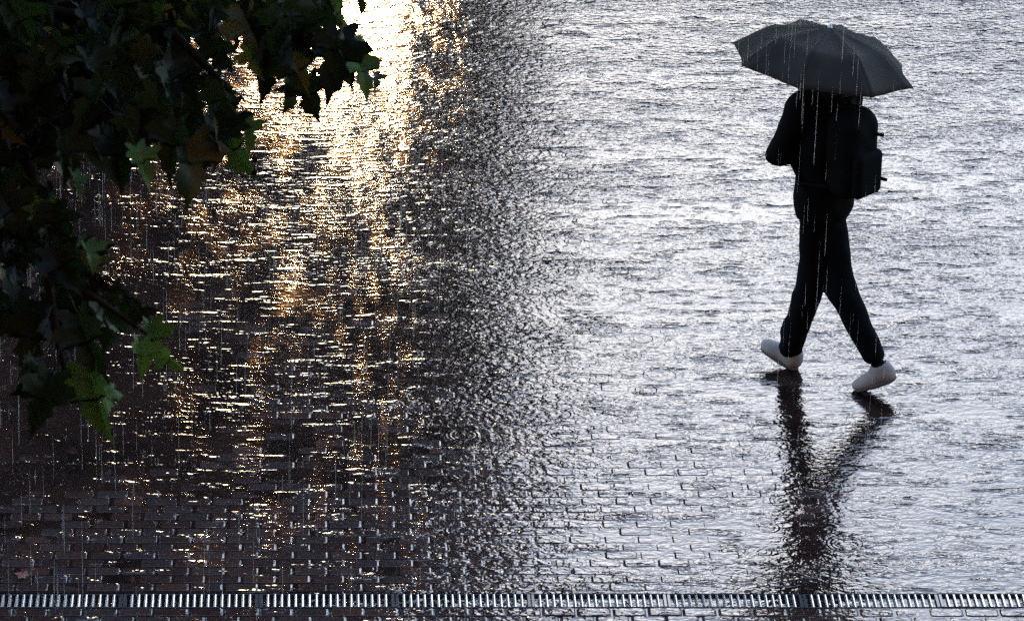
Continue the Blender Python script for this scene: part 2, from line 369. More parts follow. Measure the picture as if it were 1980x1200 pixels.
# ------------------------------------------------------------------ implicit surfaces for body and clothes
class Field:
    def __init__(s, lo, hi, h):
        s.lo = np.array(lo, float); s.h = h; s.n = np.ceil((np.array(hi) - lo) / h).astype(int) + 1
        s.d = np.full(s.n, 1.0, np.float32)
    def sl(s, lo, hi):
        a = np.maximum(np.floor((lo - s.lo) / s.h).astype(int), 0); b = np.minimum(np.ceil((hi - s.lo) / s.h).astype(int) + 1, s.n)
        if (b <= a).any(): return None, None
        ax = [s.lo[i] + s.h * np.arange(a[i], b[i]) for i in range(3)]
        P = np.stack(np.meshgrid(*ax, indexing='ij'), -1); return tuple(slice(a[i], b[i]) for i in range(3)), P
    def put(s, sl, dn, k, cut=False):
        d = s.d[sl]
        if cut: s.d[sl] = np.maximum(d, -dn); return
        if k <= 0: s.d[sl] = np.minimum(d, dn); return
        t = np.clip(0.5 + 0.5 * (d - dn) / k, 0, 1); s.d[sl] = d * (1 - t) + dn * t - k * t * (1 - t)
    def cap(s, a, b, ra, rb, k=0.02, n=None, f=1.0, cut=False):
        a, b = np.asarray(a, float), np.asarray(b, float); m = max(ra, rb) * max(1, f) + k + 3 * s.h
        sl, P = s.sl(np.minimum(a, b) - m, np.maximum(a, b) + m)
        if sl is None: return
        ba = b - a; q = P - a; t = np.clip((q @ ba) / (ba @ ba + 1e-12), 0, 1); q = q - t[..., None] * ba
        if n is not None:
            n = np.asarray(n, float) / np.linalg.norm(n); qn = q @ n; q = q + (qn * (1 / f - 1))[..., None] * n
        s.put(sl, np.linalg.norm(q, axis=-1) - (ra + (rb - ra) * t), k, cut)
    def ell(s, c, axes, r, k=0.02, cut=False):
        c = np.asarray(c, float); r = np.asarray(r, float); m = r.max() + k + 3 * s.h; sl, P = s.sl(c - m, c + m)
        if sl is None: return
        q = (P - c) @ np.asarray(axes, float).T; L = np.linalg.norm(q / r, axis=-1); L2 = np.linalg.norm(q / r ** 2, axis=-1) + 1e-9
        s.put(sl, L * (L - 1) / L2, k, cut)
    def rbox(s, c, axes, half, rad, k=0.01, cut=False):
        c = np.asarray(c, float); half = np.asarray(half, float); m = np.linalg.norm(half) + k + 3 * s.h; sl, P = s.sl(c - m, c + m)
        if sl is None: return
        q = np.abs((P - c) @ np.asarray(axes, float).T) - (half - rad)
        s.put(sl, np.linalg.norm(np.maximum(q, 0), axis=-1) + np.minimum(q.max(-1), 0) - rad, k, cut)
    def halfspace(s, p, n):
        ax = [s.lo[i] + s.h * np.arange(s.n[i]) for i in range(3)]; P = np.stack(np.meshgrid(*ax, indexing='ij'), -1)
        n = np.asarray(n, float) / np.linalg.norm(n); s.d = np.maximum(s.d, ((P - p) @ n).astype(np.float32))
    def wrinkle(s, fn):
        ax = [s.lo[i] + s.h * np.arange(s.n[i]) for i in range(3)]; P = np.stack(np.meshgrid(*ax, indexing='ij'), -1)
        s.d = (s.d + fn(P)).astype(np.float32)
    def mesh(s, name, material, parent=None, smooth_it=1):
        d = s.d; ins = d < 0; nx, ny, nz = d.shape
        cnt = np.zeros((nx - 1, ny - 1, nz - 1), np.int8); acc = np.zeros((nx - 1, ny - 1, nz - 1, 3), np.float32)
        for ax in range(3):
            a = [slice(None)] * 3; b = [slice(None)] * 3; a[ax] = slice(0, -1); b[ax] = slice(1, None)
            d0, d1 = d[tuple(a)], d[tuple(b)]; cr = (d0 < 0) != (d1 < 0); idx = np.argwhere(cr)
            t = (d0[cr] / (d0[cr] - d1[cr]))
            o = [i for i in range(3) if i != ax]
            for u in (0, 1):
                for w in (0, 1):
                    cell = idx.copy(); cell[:, o[0]] -= u; cell[:, o[1]] -= w
                    ok = ((cell >= 0) & (cell < np.array(cnt.shape))).all(1); c = cell[ok]
                    pt = np.zeros((len(c), 3), np.float32); pt[:, ax] = t[ok]; pt[:, o[0]] = u; pt[:, o[1]] = w
                    np.add.at(cnt, tuple(c.T), 1); np.add.at(acc, tuple(c.T), pt)
        m = cnt > 0; vid = np.full(cnt.shape, -1, np.int64); vid[m] = np.arange(m.sum())
        V = s.lo + s.h * (np.argwhere(m) + acc[m] / cnt[m][:, None]); Q = []
        for ax in range(3):
            a = [slice(None)] * 3; b = [slice(None)] * 3; a[ax] = slice(0, -1); b[ax] = slice(1, None)
            i0, i1 = ins[tuple(a)], ins[tuple(b)]; o = [(ax + 1) % 3, (ax + 2) % 3]
            idx = np.argwhere(i0 != i1); fl = i0[i0 != i1]
            ok = (idx[:, o[0]] > 0) & (idx[:, o[1]] > 0) & (idx[:, o[0]] < cnt.shape[o[0]]) & (idx[:, o[1]] < cnt.shape[o[1]]); idx, fl = idx[ok], fl[ok]
            def c(u, w):
                z = idx.copy(); z[:, o[0]] -= u; z[:, o[1]] -= w; return vid[tuple(z.T)]
            q = np.stack([c(1, 1), c(0, 1), c(0, 0), c(1, 0)], 1); q[~fl] = q[~fl][:, ::-1]; Q.append(q)
        Q = np.vstack(Q)
        for _ in range(smooth_it):
            S = np.zeros_like(V); n = np.zeros(len(V))
            for i in range(4):
                np.add.at(S, Q[:, i], V[Q[:, (i + 1) % 4]] + V[Q[:, (i - 1) % 4]]); np.add.at(n, Q[:, i], 2)
            V = 0.5 * V + 0.5 * S / n[:, None]
        me = fast_mesh(name, V, Q, material, smooth=True)
        return link(bpy.data.objects.new(name, me), parent)

# ------------------------------------------------------------------ person
H = np.array([-0.71, 0.70, 0]); H /= np.linalg.norm(H); L = np.array([-H[1], H[0], 0.]); L = np.array([-0.70, -0.71, 0]); L /= np.linalg.norm(L); Z = np.array([0, 0, 1.])
G1 = ground(1536, 714); G2 = ground(1664, 755)
C0 = (G1 + G2) / 2; Yp = C0[1]
pelvis = at(1592, 400, Yp); waist = at(1594, 345, Yp); chest = at(1600, 262, Yp + .0); neckb = at(1594, 196, Yp + .03)
hipL = pelvis + L * .062; hipR = pelvis - L * .045
shL = at(1548, 210, (neckb + L * .16)[1]); shR = neckb - L * .17 - Z * .04
elL = at(1507, 296, shL[1] + .03)
kneeL = at(1573, 530, hipL[1] + .08); kneeR = at(1627, 560, hipR[1] - .06)
axF = np.array([-math.cos(R(33)) * .93, math.sin(R(33)) * .93, .36]); axF /= np.linalg.norm(axF)            # front (left) foot axis, toes lifted
axR = np.array([-math.cos(R(16)) * .87, math.sin(R(16)) * .87, -.40]); axR /= np.linalg.norm(axR)                     # rear (right) foot, heel lifted
SS = 0.63                                  # shoe scale
def foot_frame(ax):
    s = np.cross(Z, ax); s /= np.linalg.norm(s); u = np.cross(ax, s); return ax, s, u
# foot origin: point under the heel
heelL = G1 + Z * 0.004
toeR = G2 + Z * 0.006; heelR = toeR - axR * 0.262 * SS
ankL = heelL + axF * .040 + foot_frame(axF)[2] * .070 - CR * .018
ankR = heelR + axR * .040 + foot_frame(axR)[2] * .070
person = empty('person', C0 * np.array([1, 1, 0]))
tag(person, 'person in black jacket, dark trousers and white shoes, striding left under an umbrella', 'person')

def shoe(ax, heel, name):
    ax, sd_, up = foot_frame(ax); f = Field(np.minimum(heel, heel + ax * .27) - .09, np.maximum(heel, heel + ax * .27) + .16, .004)
    A = np.stack([ax, sd_, up]); P = lambda x, y, z: heel + (ax * x + sd_ * y + up * z) * SS
    P0_ = P; P = lambda x, y, z: P0_(x, y, z + .013)
    f.cap(P(.045, 0, .04), P(.20, 0, .032), .037, .034, .02, up, .85)
    f.ell(P(.19, 0, .031), A, (.075, .043, .029), .02); f.ell(P(.22, 0, .026), A, (.05, .038, .024), .02)
    f.ell(P(.05, 0, .055), A, (.05, .038, .055), .02); f.cap(P(.06, 0, .07), P(.062, 0, .105), .041, .039, .02, ax, 1.15)
    f.cap(P(.09, 0, .075), P(.17, 0, .045), .034, .03, .02)
    f.cap(P(.058, 0, .10), P(.058, 0, .15), .033, .034, 0, cut=True)
    P = P0_
    up_ = f.mesh(name, M_shoe); g = Field(f.lo, f.lo + f.h * f.n, .004)
    g.cap(P(.045, 0, .012), P(.225, 0, .012), .044, .046, .01, up, .32); g.ell(P(.125, 0, .012), A, (.05, .036, .014), .02)
    so = g.mesh('sole', M_sole); so.parent = up_
    k = Field(f.lo, f.lo + f.h * f.n, .004)
    for i in range(4):
        x = .10 + .022 * i; z = .121 - .017 * i; k.cap(P(x, -.02, z - .004), P(x + .004, .02, z - .004), .004, .004, .003)
    la = k.mesh('laces', M_sole); la.parent = up_
    return up_
for a_, h_ in ((axF, heelL), (axR, heelR)): adopt(shoe(a_, h_, 'shoe'), person)

# trousers
lo = np.minimum.reduce([kneeL, kneeR, ankL, ankR, pelvis]) - .16; hi = np.maximum.reduce([kneeL, kneeR, ankL, ankR, pelvis]) + .2
f = Field(lo, hi, .007)
hemL = ankL * .93 + kneeL * .07; hemR = ankR * .82 + kneeR * .18
f.cap(hipL, kneeL, .070, .064, .04); f.cap(kneeL, hemL, .066, .052, .03, H, 1.08)
f.cap(hipR, kneeR, .066, .062, .04); f.cap(kneeR, hemR, .066, .050, .03, H, 1.08)
f.ell(pelvis - Z * .02, np.stack([H, L, Z]), (.085, .105, .11), .03)
f.ell(pelvis - Z * .03 - H * .02, np.stack([H, L, Z]), (.070, .090, .085), .03)
dL = (hemL - kneeL) / np.linalg.norm(hemL - kneeL); dR = (hemR - kneeR) / np.linalg.norm(hemR - kneeR)
f.cap(hemL - dL * .13 + H * .028, hemL - dL * .075 + H * .056, .03, .024, .03)   # front hem stands off the shoe
def trouser_fold(P):
    return (0.0022 * np.sin(P[..., 2] * 34 + 3.0 * np.sin(P[..., 0] * 21) + 9 * P[..., 1]) * np.sin(P[..., 0] * 33 + P[..., 1] * 27)
            + 0.0010 * np.sin(P[..., 2] * 70 + P[..., 0] * 60))
f.wrinkle(trouser_fold)
# cut the hems
def cut_end(f, p, d, r=.12):
    f.rbox(p + d * .15, np.stack([d, np.cross(d, L) / np.linalg.norm(np.cross(d, L)), np.cross(d, np.cross(d, L)) / np.linalg.norm(np.cross(d, np.cross(d, L)))]), (.15, r, r), .004, 0, cut=True)
dLh = dL + .45 * H; dLh /= np.linalg.norm(dLh)
cut_end(f, hemL + dL * .045, dLh); cut_end(f, hemR + dR * .035, dR)
adopt(f.mesh('trousers', M_trouser), person)
# socks
for an, d, ax in ((ankL, dL, axF), (ankR, dR, axR)):
    f = Field(an - .16, an + .20, .006); f.cap(an - d * .14, an, .036, .029, .01); f.cap(an, an + ax * .015 - Z * .01, .028, .022, .01)
    adopt(f.mesh('sock', M_sock), person)

# umbrella geometry first: the hands close on its handle
UN = np.array([0.146, 0.047, 0.0]); UN[2] = math.sqrt(1 - UN @ UN)
apex = at(1605, 53, Yp + .12)
UH, UR = 0.180, 0.4300
rimc = apex - UN * UH
grip = apex - UN * 0.565
handle0 = apex - UN * 0.50; handle1 = apex - UN * 0.64

# jacket
f = Field(pelvis - np.array([.45, .45, .16]), neckb + np.array([.4, .45, .16]), .008)
AX = np.stack([H, L, Z])
f.ell(pelvis + Z * .02, AX, (.120, .150, .15), .05); f.ell(waist, AX, (.118, .152, .16), .05)
f.ell(chest - Z * .02 - H * .02, AX, (.125, .175, .20), .06); f.cap(shL + L * -.01, shR + L * .01, .066, .066, .05)
f.cap(neckb - Z * .03 - H * .02, neckb + Z * .03, .085, .062, .04)
f.cap(shL, elL, .064, .054, .04); 
handL = grip - UN * 0.045 - H * .012; handR = grip + UN * .05 - H * .012
wrL = handL + (elL - handL) / np.linalg.norm(elL - handL) * .07
elR = shR + np.array([.02, .10, -.24]); wrR = handR + (elR - handR) / np.linalg.norm(elR - handR) * .07
f.cap(elL, wrL, .055, .040, .03); f.cap(shR, elR, .062, .052, .04); f.cap(elR, wrR, .052, .040, .03)
def jfold(P): return 0.003 * np.sin(P[..., 2] * 42 + 4 * np.sin(P[..., 0] * 15) + P[..., 1] * 12) * np.sin(P[..., 0] * 24 - P[..., 1] * 19) + 0.002 * np.sin(P[..., 0] * 70 + P[..., 2] * 45)
f.wrinkle(jfold)
zhem = at(1592, 414, Yp)[2]
f.halfspace(np.array([0, 0, zhem]), (0.0, 0, -1))
jacket = adopt(f.mesh('jacket', M_jacket), person)
f = Field(neckb - .16, neckb + .18, .006)
f.cap(neckb + Z * .01 - H * .01, neckb + Z * .085 + H * .03, .082, .086, 0); f.cap(neckb + Z * .03, neckb + Z * .20 + H * .05, .062, .074, 0, cut=True)
adopt(f.mesh('collar', M_jacket), person)

f = Field(neckb - .2, neckb + .22, .006)
for k_ in range(12):
    w_ = 2 * math.pi * k_ / 12; w2 = 2 * math.pi * (k_ + 1) / 12; q_ = lambda w: neckb + Z * (.055 + .012 * math.sin(2 * w)) + H * (.02 + .072 * math.cos(w)) + L * .068 * math.sin(w)
    f.cap(q_(w_), q_(w2), .034, .034, .02, Z, 1.25)
adopt(f.mesh('scarf', M_jacket), person)

# body: one continuous figure inside the clothes
headc = at(1570, 134, Yp + .03); HF = H * .93 - Z * .36; HF /= np.linalg.norm(HF)      # head bowed a little
HU = Z - (Z @ HF) * HF; HU /= np.linalg.norm(HU); HS = np.cross(HU, HF); HA = np.stack([HF, HS, HU])
f = Field(np.minimum(C0, elL) - np.array([.42, .42, .01]), np.array([C0[0] + .45, C0[1] + .5, headc[2] + .16]), .006)
f.ell(pelvis, AX, (.08, .105, .11), .04); f.ell(waist, AX, (.095, .125, .15), .05); f.ell(chest, AX, (.105, .15, .17), .05)
f.cap(shL, shR, .030, .030, .03); f.cap(neckb - Z * .04, headc - HU * .07 - HF * .02, .056, .052, .03)
for hp, kn, an in ((hipL, kneeL, ankL), (hipR, kneeR, ankR)):
    f.cap(hp, kn, .058, .045, .03); f.cap(kn, (kn + an) / 2, .045, .043, .02); f.cap((kn + an) / 2, an, .040, .024, .02)
for ax_, he_ in ((axF, heelL), (axR, heelR)):
    u_ = foot_frame(ax_)[2]; f.cap(he_ + ax_ * .035 + u_ * .032, he_ + ax_ * .135 + u_ * .022, .018, .014, .015)
f.cap(ankL, heelL + axF * .035 + foot_frame(axF)[2] * .032, .024, .019, .015); f.cap(ankR, heelR + axR * .035 + foot_frame(axR)[2] * .032, .024, .019, .015)
for s_, e_, w_ in ((shL, elL, wrL), (shR, elR, wrR)):
    f.cap(s_, e_, .046, .038, .03); f.cap(e_, w_, .037, .026, .03)
Pn = lambda x, y, z: headc + HF * x + HS * y + HU * z
f.ell(Pn(-.012, 0, .025), HA, (.096, .076, .092), .02); f.ell(Pn(.030, 0, -.040), HA, (.060, .056, .070), .03); f.ell(Pn(.055, 0, -.092), HA, (.026, .028, .020), .02)
f.cap(Pn(.086, 0, .012), Pn(.106, 0, -.030), .008, .014, .010); f.cap(Pn(.078, -.02, -.066), Pn(.078, .02, -.066), .007, .007, .006)
for s_ in (-1, 1):
    f.ell(Pn(.086, .030 * s_, .012), HA, (.014, .016, .010), .004, cut=True); f.ell(Pn(.074, .030 * s_, .012), HA, (.013, .013, .012), .004)
    f.ell(Pn(-.006, .078 * s_, -.004), HA, (.020, .008, .032), .006); f.cap(Pn(.084, .016 * s_, .030), Pn(.078, .046 * s_, .030), .006, .006, .008)
GA, GB = np.cross(UN, Z), None
for hand, wr, sgn in ((handL, wrL, 1), (handR, wrR, -1)):
    w = (hand - wr); w -= UN * (w @ UN); w /= np.linalg.norm(w); t = np.cross(UN, w)             # w points from the wrist to the handle
    hc = apex - UN * ((apex - hand) @ UN)
    f.cap(wr, hc - w * .030 + t * sgn * .012, .026, .030, .02, UN, 1.35)
    for k_ in range(4):                                                                              # four fingers curl round the shaft
        z_ = (k_ - 1.5) * .0185; rr = (.0085, .0092, .0090, .0076)[k_]; ln = (.92, 1.05, 1.0, .85)[k_]
        pts = [hc - w * .034 + t * sgn * .022 + UN * z_] + [hc + .024 * (-w * math.cos(b_) + t * sgn * math.sin(b_)) + UN * z_ for b_ in (1.0, 1.0 + .9 * ln, 1.0 + 1.8 * ln, 1.0 + 2.5 * ln)]
        for a_, b_ in zip(pts[:-1], pts[1:]): f.cap(a_, b_, rr, rr * .95, .003)
    tp = [hc - w * .034 - t * sgn * .010 + UN * .030, hc - w * .012 - t * sgn * .026 + UN * .038, hc + w * .014 - t * sgn * .022 + UN * .036]
    f.cap(tp[0], tp[1], .0115, .0105, .006); f.cap(tp[1], tp[2], .0105, .0085, .003)
adopt(f.mesh('body', M_skin, smooth_it=0), person)
f = Field(headc - .16, headc + .16, .006)
f.ell(Pn(-.020, 0, .034), HA, (.104, .086, .100), .02); f.ell(Pn(-.055, 0, -.03), HA, (.060, .074, .09), .03); f.ell(Pn(-.045, 0, -.09), HA, (.055, .070, .07), .03)
f.ell(Pn(.075, 0, -.035), HA, (.070, .066, .075), 0, cut=True)
f.wrinkle(lambda P: .003 * np.sin(P[..., 0] * 160 + P[..., 2] * 60) * np.sin(P[..., 1] * 140))
adopt(f.mesh('hair', M_hair), person)

# ------------------------------------------------------------------ backpack
B = -H
packc = at(1648, 298, (chest + B * .19)[1])
bpk = empty('backpack', packc - Z * .22)
tag(bpk, 'black backpack worn by the person with the umbrella', 'backpack')
PA = np.stack([H, L, Z]); lean = np.stack([H, L, Z])
f = Field(packc - np.array([.36, .36, .34]), packc + np.array([.36, .36, .36]), .007)
f.rbox(packc, PA, (.082, .112, .195), .065, .02); f.rbox(packc + Z * .08 + H * .02, PA, (.072, .105, .135), .065, .04)
f.wrinkle(lambda P: .0025 * np.sin(P[..., 2] * 50 + P[..., 0] * 30) * np.sin(P[..., 1] * 38))
adopt(f.mesh('bag', M_pack), bpk)
f = Field(packc - np.array([.36, .36, .34]), packc + np.array([.36, .36, .36]), .007)
f.rbox(packc + B * .085 - Z * .07, PA, (.030, .088, .105), .028, .0)
pk = adopt(f.mesh('front_pocket', M_pack), bpk)
def strap(pts, w, th, name, parent=bpk, m=M_pack):
    P = [np.asarray(p, float) for p in pts]; V = []; Fc = []
    for i, p in enumerate(P):
        t = P[min(i + 1, len(P) - 1)] - P[max(i - 1, 0)]; t /= np.linalg.norm(t); s = np.cross(t, p - chest); s /= np.linalg.norm(s); n = np.cross(s, t)
        V += [p - s * w - n * th, p + s * w - n * th, p + s * w + n * th, p - s * w + n * th]
    for i in range(len(P) - 1):
        for k in range(4): Fc.append((i * 4 + k, i * 4 + (k + 1) % 4, i * 4 + 4 + (k + 1) % 4, i * 4 + 4 + k))
    Fc += [(3, 2, 1, 0), tuple(len(V) - 4 + k for k in range(4))]
    return adopt(mesh_obj(name, V, Fc, m), parent)
for s_ in (-1, 1):
    o_ = L * .085 * s_
    strap([packc + H * .06 + o_ + Z * .17, chest + o_ + Z * .16 + B * .06, chest + o_ + Z * .185 + H * .02, chest + o_ + Z * .12 + H * .125, chest + o_ * 1.2 + H * .145, chest + o_ * 1.5 - Z * .12 + H * .10, chest + L * .17 * s_ - Z * .19, packc + H * .05 + L * .10 * s_ - Z * .15], .026, .005, 'shoulder_strap')
v, fc = tube([packc + H * .06 + L * .04 + Z * .20, packc + H * .05 + L * .03 + Z * .245, packc + H * .05 - L * .03 + Z * .245, packc + H * .06 - L * .04 + Z * .20], .008, 8)
adopt(mesh_obj('grab_handle', v, fc, M_pack), bpk)
for (px0, py0, px1, py1) in ((1692, 258, 1709, 262), (1692, 341, 1715, 348)):          # buckled compression strap ends
    Ys = packc[1] - .02
    a_, b_ = at(px0 - 20, py0 - 2, Ys), at(px1, py1, Ys); v, fc = tube([a_, (a_ + b_) / 2 + Z * .002, b_], [.009, .009, .0085], 8)
    adopt(mesh_obj('strap_end', v, fc, M_pack), bpk)

# ------------------------------------------------------------------ umbrella
umb = empty('umbrella', handle1)
tag(umb, 'wet black folding umbrella held over the walking person', 'umbrella')
ua = np.cross(UN, [0, 1.0, 0]); ua /= np.linalg.norm(ua); ub = np.cross(UN, ua)
ph = -0.3596
def rib_pt(k, t):
    """point on rib k, t 0 at the crown to 1 at the tip: shallow crown then a steeper skirt"""
    r = UR * t; tb = .60
    if t < tb: z = -UH * .29 * (t / tb) ** 1.1
    else: z = -UH * (.29 + .71 * ((t - tb) / (1 - tb)) ** 1.0)
    w = ph + k * math.pi / 4
    r -= UR * .02 * max(0, t - .8) / .2
    return apex + UN * z + r * (ua * math.cos(w) + ub * math.sin(w))
for k_ in range(8):
    V = []; Fc = []; nt_, ns_ = 15, 9
    for i in range(nt_):
        t = .02 + .98 * i / (nt_ - 1); a_, b_ = rib_pt(k_, t), rib_pt(k_ + 1, t)
        for j in range(ns_):
            s = j / (ns_ - 1); bow = 4 * s * (1 - s)
            p = a_ * (1 - s) + b_ * s
            rim_in = (p - apex); rim_in -= UN * (rim_in @ UN)
            p = p + UN * (-.0125 * bow * math.sin(math.pi * min(1, t * .85))) - rim_in * (.035 * bow * t ** 4)
            p = p + UN * .0018 * math.sin(9 * s + 14 * t + k_ * 2.1) * t
            V.append(p)
    for i in range(nt_ - 1):
        for j in range(ns_ - 1):
            a = i * ns_ + j; Fc.append((a, a + 1, a + ns_ + 1, a + ns_))
    o = mesh_obj('canopy_panel', V, Fc, M_umb, None, True); adopt(o, umb)
    sm = o.modifiers.new('cloth', 'SOLIDIFY'); sm.thickness = .0015; sm.offset = -1
    pts = [rib_pt(k_, t) - UN * .006 for t in (.02, .2, .4, .58, .62, .75, .88, 1.0)]
    v, fc = tube(pts + [rib_pt(k_, 1.0) + (rib_pt(k_, 1.) - rib_pt(k_, .9)) * .12], .0022, 6); r_ = adopt(mesh_obj('rib', v, fc, M_metal_dark), umb)
    v, fc = tube([apex - UN * .20, rib_pt(k_, .46) - UN * .008], .002, 6); s_ = mesh_obj('stretcher', v, fc, M_metal_dark); s_.parent = r_
v, fc = tube([apex - UN * .52, apex + UN * .004], .0055, 10); adopt(mesh_obj('shaft', v, fc, M_metal_dark), umb)
v, fc = tube([apex - UN * .19, apex - UN * .215], .011, 10); adopt(mesh_obj('runner', v, fc, M_metal_dark), umb)
v, fc = tube([apex - UN * z_ for z_ in (.50, .51, .56, .62, .637, .642)], [.009, .0125, .0135, .0145, .013, .006], 12); adopt(mesh_obj('handle', v, fc, M_pack, smooth=True), umb)
v, fc = tube([apex + UN * z_ for z_ in (-.006, .002, .006, .014, .018)], [.011, .012, .007, .0065, .003], 10); adopt(mesh_obj('tip', v, fc, M_cap, smooth=True), umb)

# ------------------------------------------------------------------ plane tree in the foreground
def leaf_outline():
    # half outline of a plane leaf, base at 0, tip at y = 1 (x, y)
    half = [(0.0, 0.0), (0.10, -0.06), (0.30, -0.14), (0.44, -0.11), (0.33, 0.07), (0.47, 0.12), (0.56, 0.12), (0.76, 0.27), (0.58, 0.31), (0.56, 0.42), (0.40, 0.38), (0.23, 0.42), (0.27, 0.50), (0.36, 0.60), (0.25, 0.64), (0.22, 0.77), (0.11, 0.80), (0.0, 1.0)]
    return half
def leaf_mesh(seed, size=1.0):
    r = random.Random(seed); half = leaf_outline(); V = []; F = []
    fold = r.uniform(.15, .95); droop = r.uniform(.3, 1.3); curl = r.uniform(-.5, .8); sx = r.uniform(.60, .98); twist = r.uniform(-.5, .5)
    def place(x, y):
        z = abs(x) * fold * .6 - .35 * droop * y * y + curl * x * x * .5 + .03 * math.sin(9 * x + 7 * y + seed)
        xx = x * sx * (1 - .15 * fold) + twist * .25 * z; return (xx, y, z)
    for s in (1, -1):
        base = len(V); n = len(half); jit = [(1 + r.uniform(-.09, .09)) for _ in half]
        for (x, y), j in zip(half, jit): V.append(place(s * x * j, y))                     # rim
        for (x, y), j in zip(half, jit): V.append(place(s * x * j * .42, y * .9 + .03))     # mid line of the half blade
        for (x, y) in half: V.append(place(0, max(0.02, y * .85 + .05)))                 # midrib
        for i in range(n - 1):
            for a, b in ((0, n), (n, 2 * n)):
                q = (base + a + i, base + a + i + 1, base + b + i + 1, base + b + i); F.append(q if s > 0 else q[::-1])
    # petiole
    pv, pf = tube([(0, 0.03, 0), (0, -.2, .05), (0.02, -.42, .14)], [.012, .010, .014], 5); o = len(V)
    V += [tuple(p) for p in pv]; F += [tuple(i + o for i in q) for q in pf]
    me = bpy.data.meshes.new('leaf'); me.from_pydata(V, [], F); me.update(); me.materials.append(M_leaf)
    me.polygons.foreach_set('use_smooth', [True] * len(me.polygons)); return me
leaf_meshes = [leaf_mesh(s) for s in range(8)]
TB = np.array([-3.9, 9.1, 0.0])
tree = empty('plane_tree', TB)
tag(tree, 'leafy plane tree whose dark branches hang into the upper left corner', 'tree')
tv_, tf_ = tube([TB + np.array(p) for p in ((0, 0, -.05), (.02, 0, .3), (.05, .03, 1.5), (0, .06, 3.2), (.1, 0, 4.6), (.05, 0, 6.2), (-.1, .1, 8.4), (0, 0, 10.2))], [.36, .30, .26, .24, .21, .16, .10, .03], 14)
adopt(mesh_obj('trunk', tv_, tf_, M_bark, smooth=True), tree)
D0 = 10.0
def branch(pts, r0, r1, m=M_twig):
    P = [np.asarray(p, float) for p in pts]; n = len(P)
    v, fc = tube(P, [r0 + (r1 - r0) * i / (n - 1) for i in range(n)], 7); return adopt(mesh_obj('branch', v, fc, m, smooth=True), tree)
fork = TB + np.array([.05, 0, 5.6])
A1 = depth(-160, -120, 9.9); A2 = depth(90, 20, 10.0); A3 = depth(330, 60, 10.1); A4 = depth(560, -15, 10.2); A5 = depth(700, -20, 10.2)
branch([fork, (fork + A1) / 2 + Z * .35, A1], .10, .05, M_bark)
branch([A1, A2, A3, depth(450, 180, 10.1)], .03, .006)
branch([A2, depth(350, -40, 10.1), A4, depth(640, 60, 10.2), depth(690, 120, 10.2)], .016, .004)
branch([A4, A5, depth(720, -10, 10.2)], .008, .004)
branch([A1, depth(-30, 150, 9.9), depth(60, 330, 9.9), depth(90, 520, 9.8), depth(110, 650, 9.8), depth(130, 740, 9.8)], .022, .005)
branch([depth(90, 520, 9.8), depth(190, 580, 9.85), depth(290, 650, 9.9), depth(315, 690, 9.9)], .009, .003)
branch([A2, depth(180, 160, 10.0), depth(240, 280, 10.0)], .012, .004)
branch([depth(655, 75, 10.2), depth(690, 110, 10.2), depth(712, 132, 10.2)], .003, .002)
leaf_n = 0
def add_leaf(base, tipdir, normal, size, mesh=None, m=None):
    global leaf_n
    y = np.asarray(tipdir, float); y /= np.linalg.norm(y); n = np.asarray(normal, float); n = n - y * (n @ y); n /= np.linalg.norm(n); x = np.cross(y, n)
    o = bpy.data.objects.new('leaf', leaf_meshes[(leaf_n if mesh is None else mesh) % 8]); leaf_n += 1
    Mx = Matrix(((x[0], y[0], n[0], base[0]), (x[1], y[1], n[1], base[1]), (x[2], y[2], n[2], base[2]), (0, 0, 0, 1))) @ Matrix.Scale(size, 4)
    if m is not None: o.material_slots[0].link = 'OBJECT'; o.material_slots[0].material = m
    o.parent = tree; o.matrix_parent_inverse = Matrix.Translation(-Vector(tree.location)); o.matrix_basis = Mx; COL.objects.link(o)
# leaves hanging along the lower edge: base and tip pixels, size follows from them
EDGE = [((100, 725), (62, 838), .1), ((60, 690), (45, 735), .6), ((175, 715), (188, 852), -.4), ((205, 745), (215, 800), .9), ((150, 720), (100, 790), .5),
        ((90, 735), (30, 762), .2), ((290, 625), (300, 700), .3), ((310, 680), (352, 718), -.6), ((270, 660), (282, 728), .4), ((255, 600), (300, 605), .7), ((150, 610), (190, 735), -.2),
        ((30, 560), (2, 655), .4), ((70, 600), (45, 730), -.3), ((165, 470), (190, 515), .8), ((75, 370), (125, 455), -.6), ((140, 335), (160, 385), .9), ((225, 255), (237, 366), .1), ((262, 285), (300, 352), .6),
        ((345, 235), (310, 345), -.3), ((360, 260), (380, 392), .5), ((395, 270), (400, 330), .3), ((440, 250), (472, 345), -.7), ((470, 235), (492, 290), .5), ((425, 215), (415, 330), .2),
        ((440, 185), (446, 228), .4), ((480, 90), (490, 150), -.8), ((525, 95), (508, 192), .1), ((560, 110), (590, 180), -.2), ((575, 150), (555, 218), .4), ((595, 150), (603, 228), -.3), ((545, 60), (520, 150), .6),
        ((640, 5), (668, 60), -.5), ((635, 70), (612, 110), .3), ((655, 60), (640, 190), .1), ((672, 90), (672, 168), -.2), ((690, 70), (695, 102), .6), ((690, 105), (716, 186), .4), ((722, 140), (733, 166), .9), ((690, -12), (706, 24), .3),
        ((600, 0), (620, 110), -.4), ((610, -20), (588, 78), .3), ((560, -10), (548, 90), .2), ((450, 60), (462, 92), .5)]
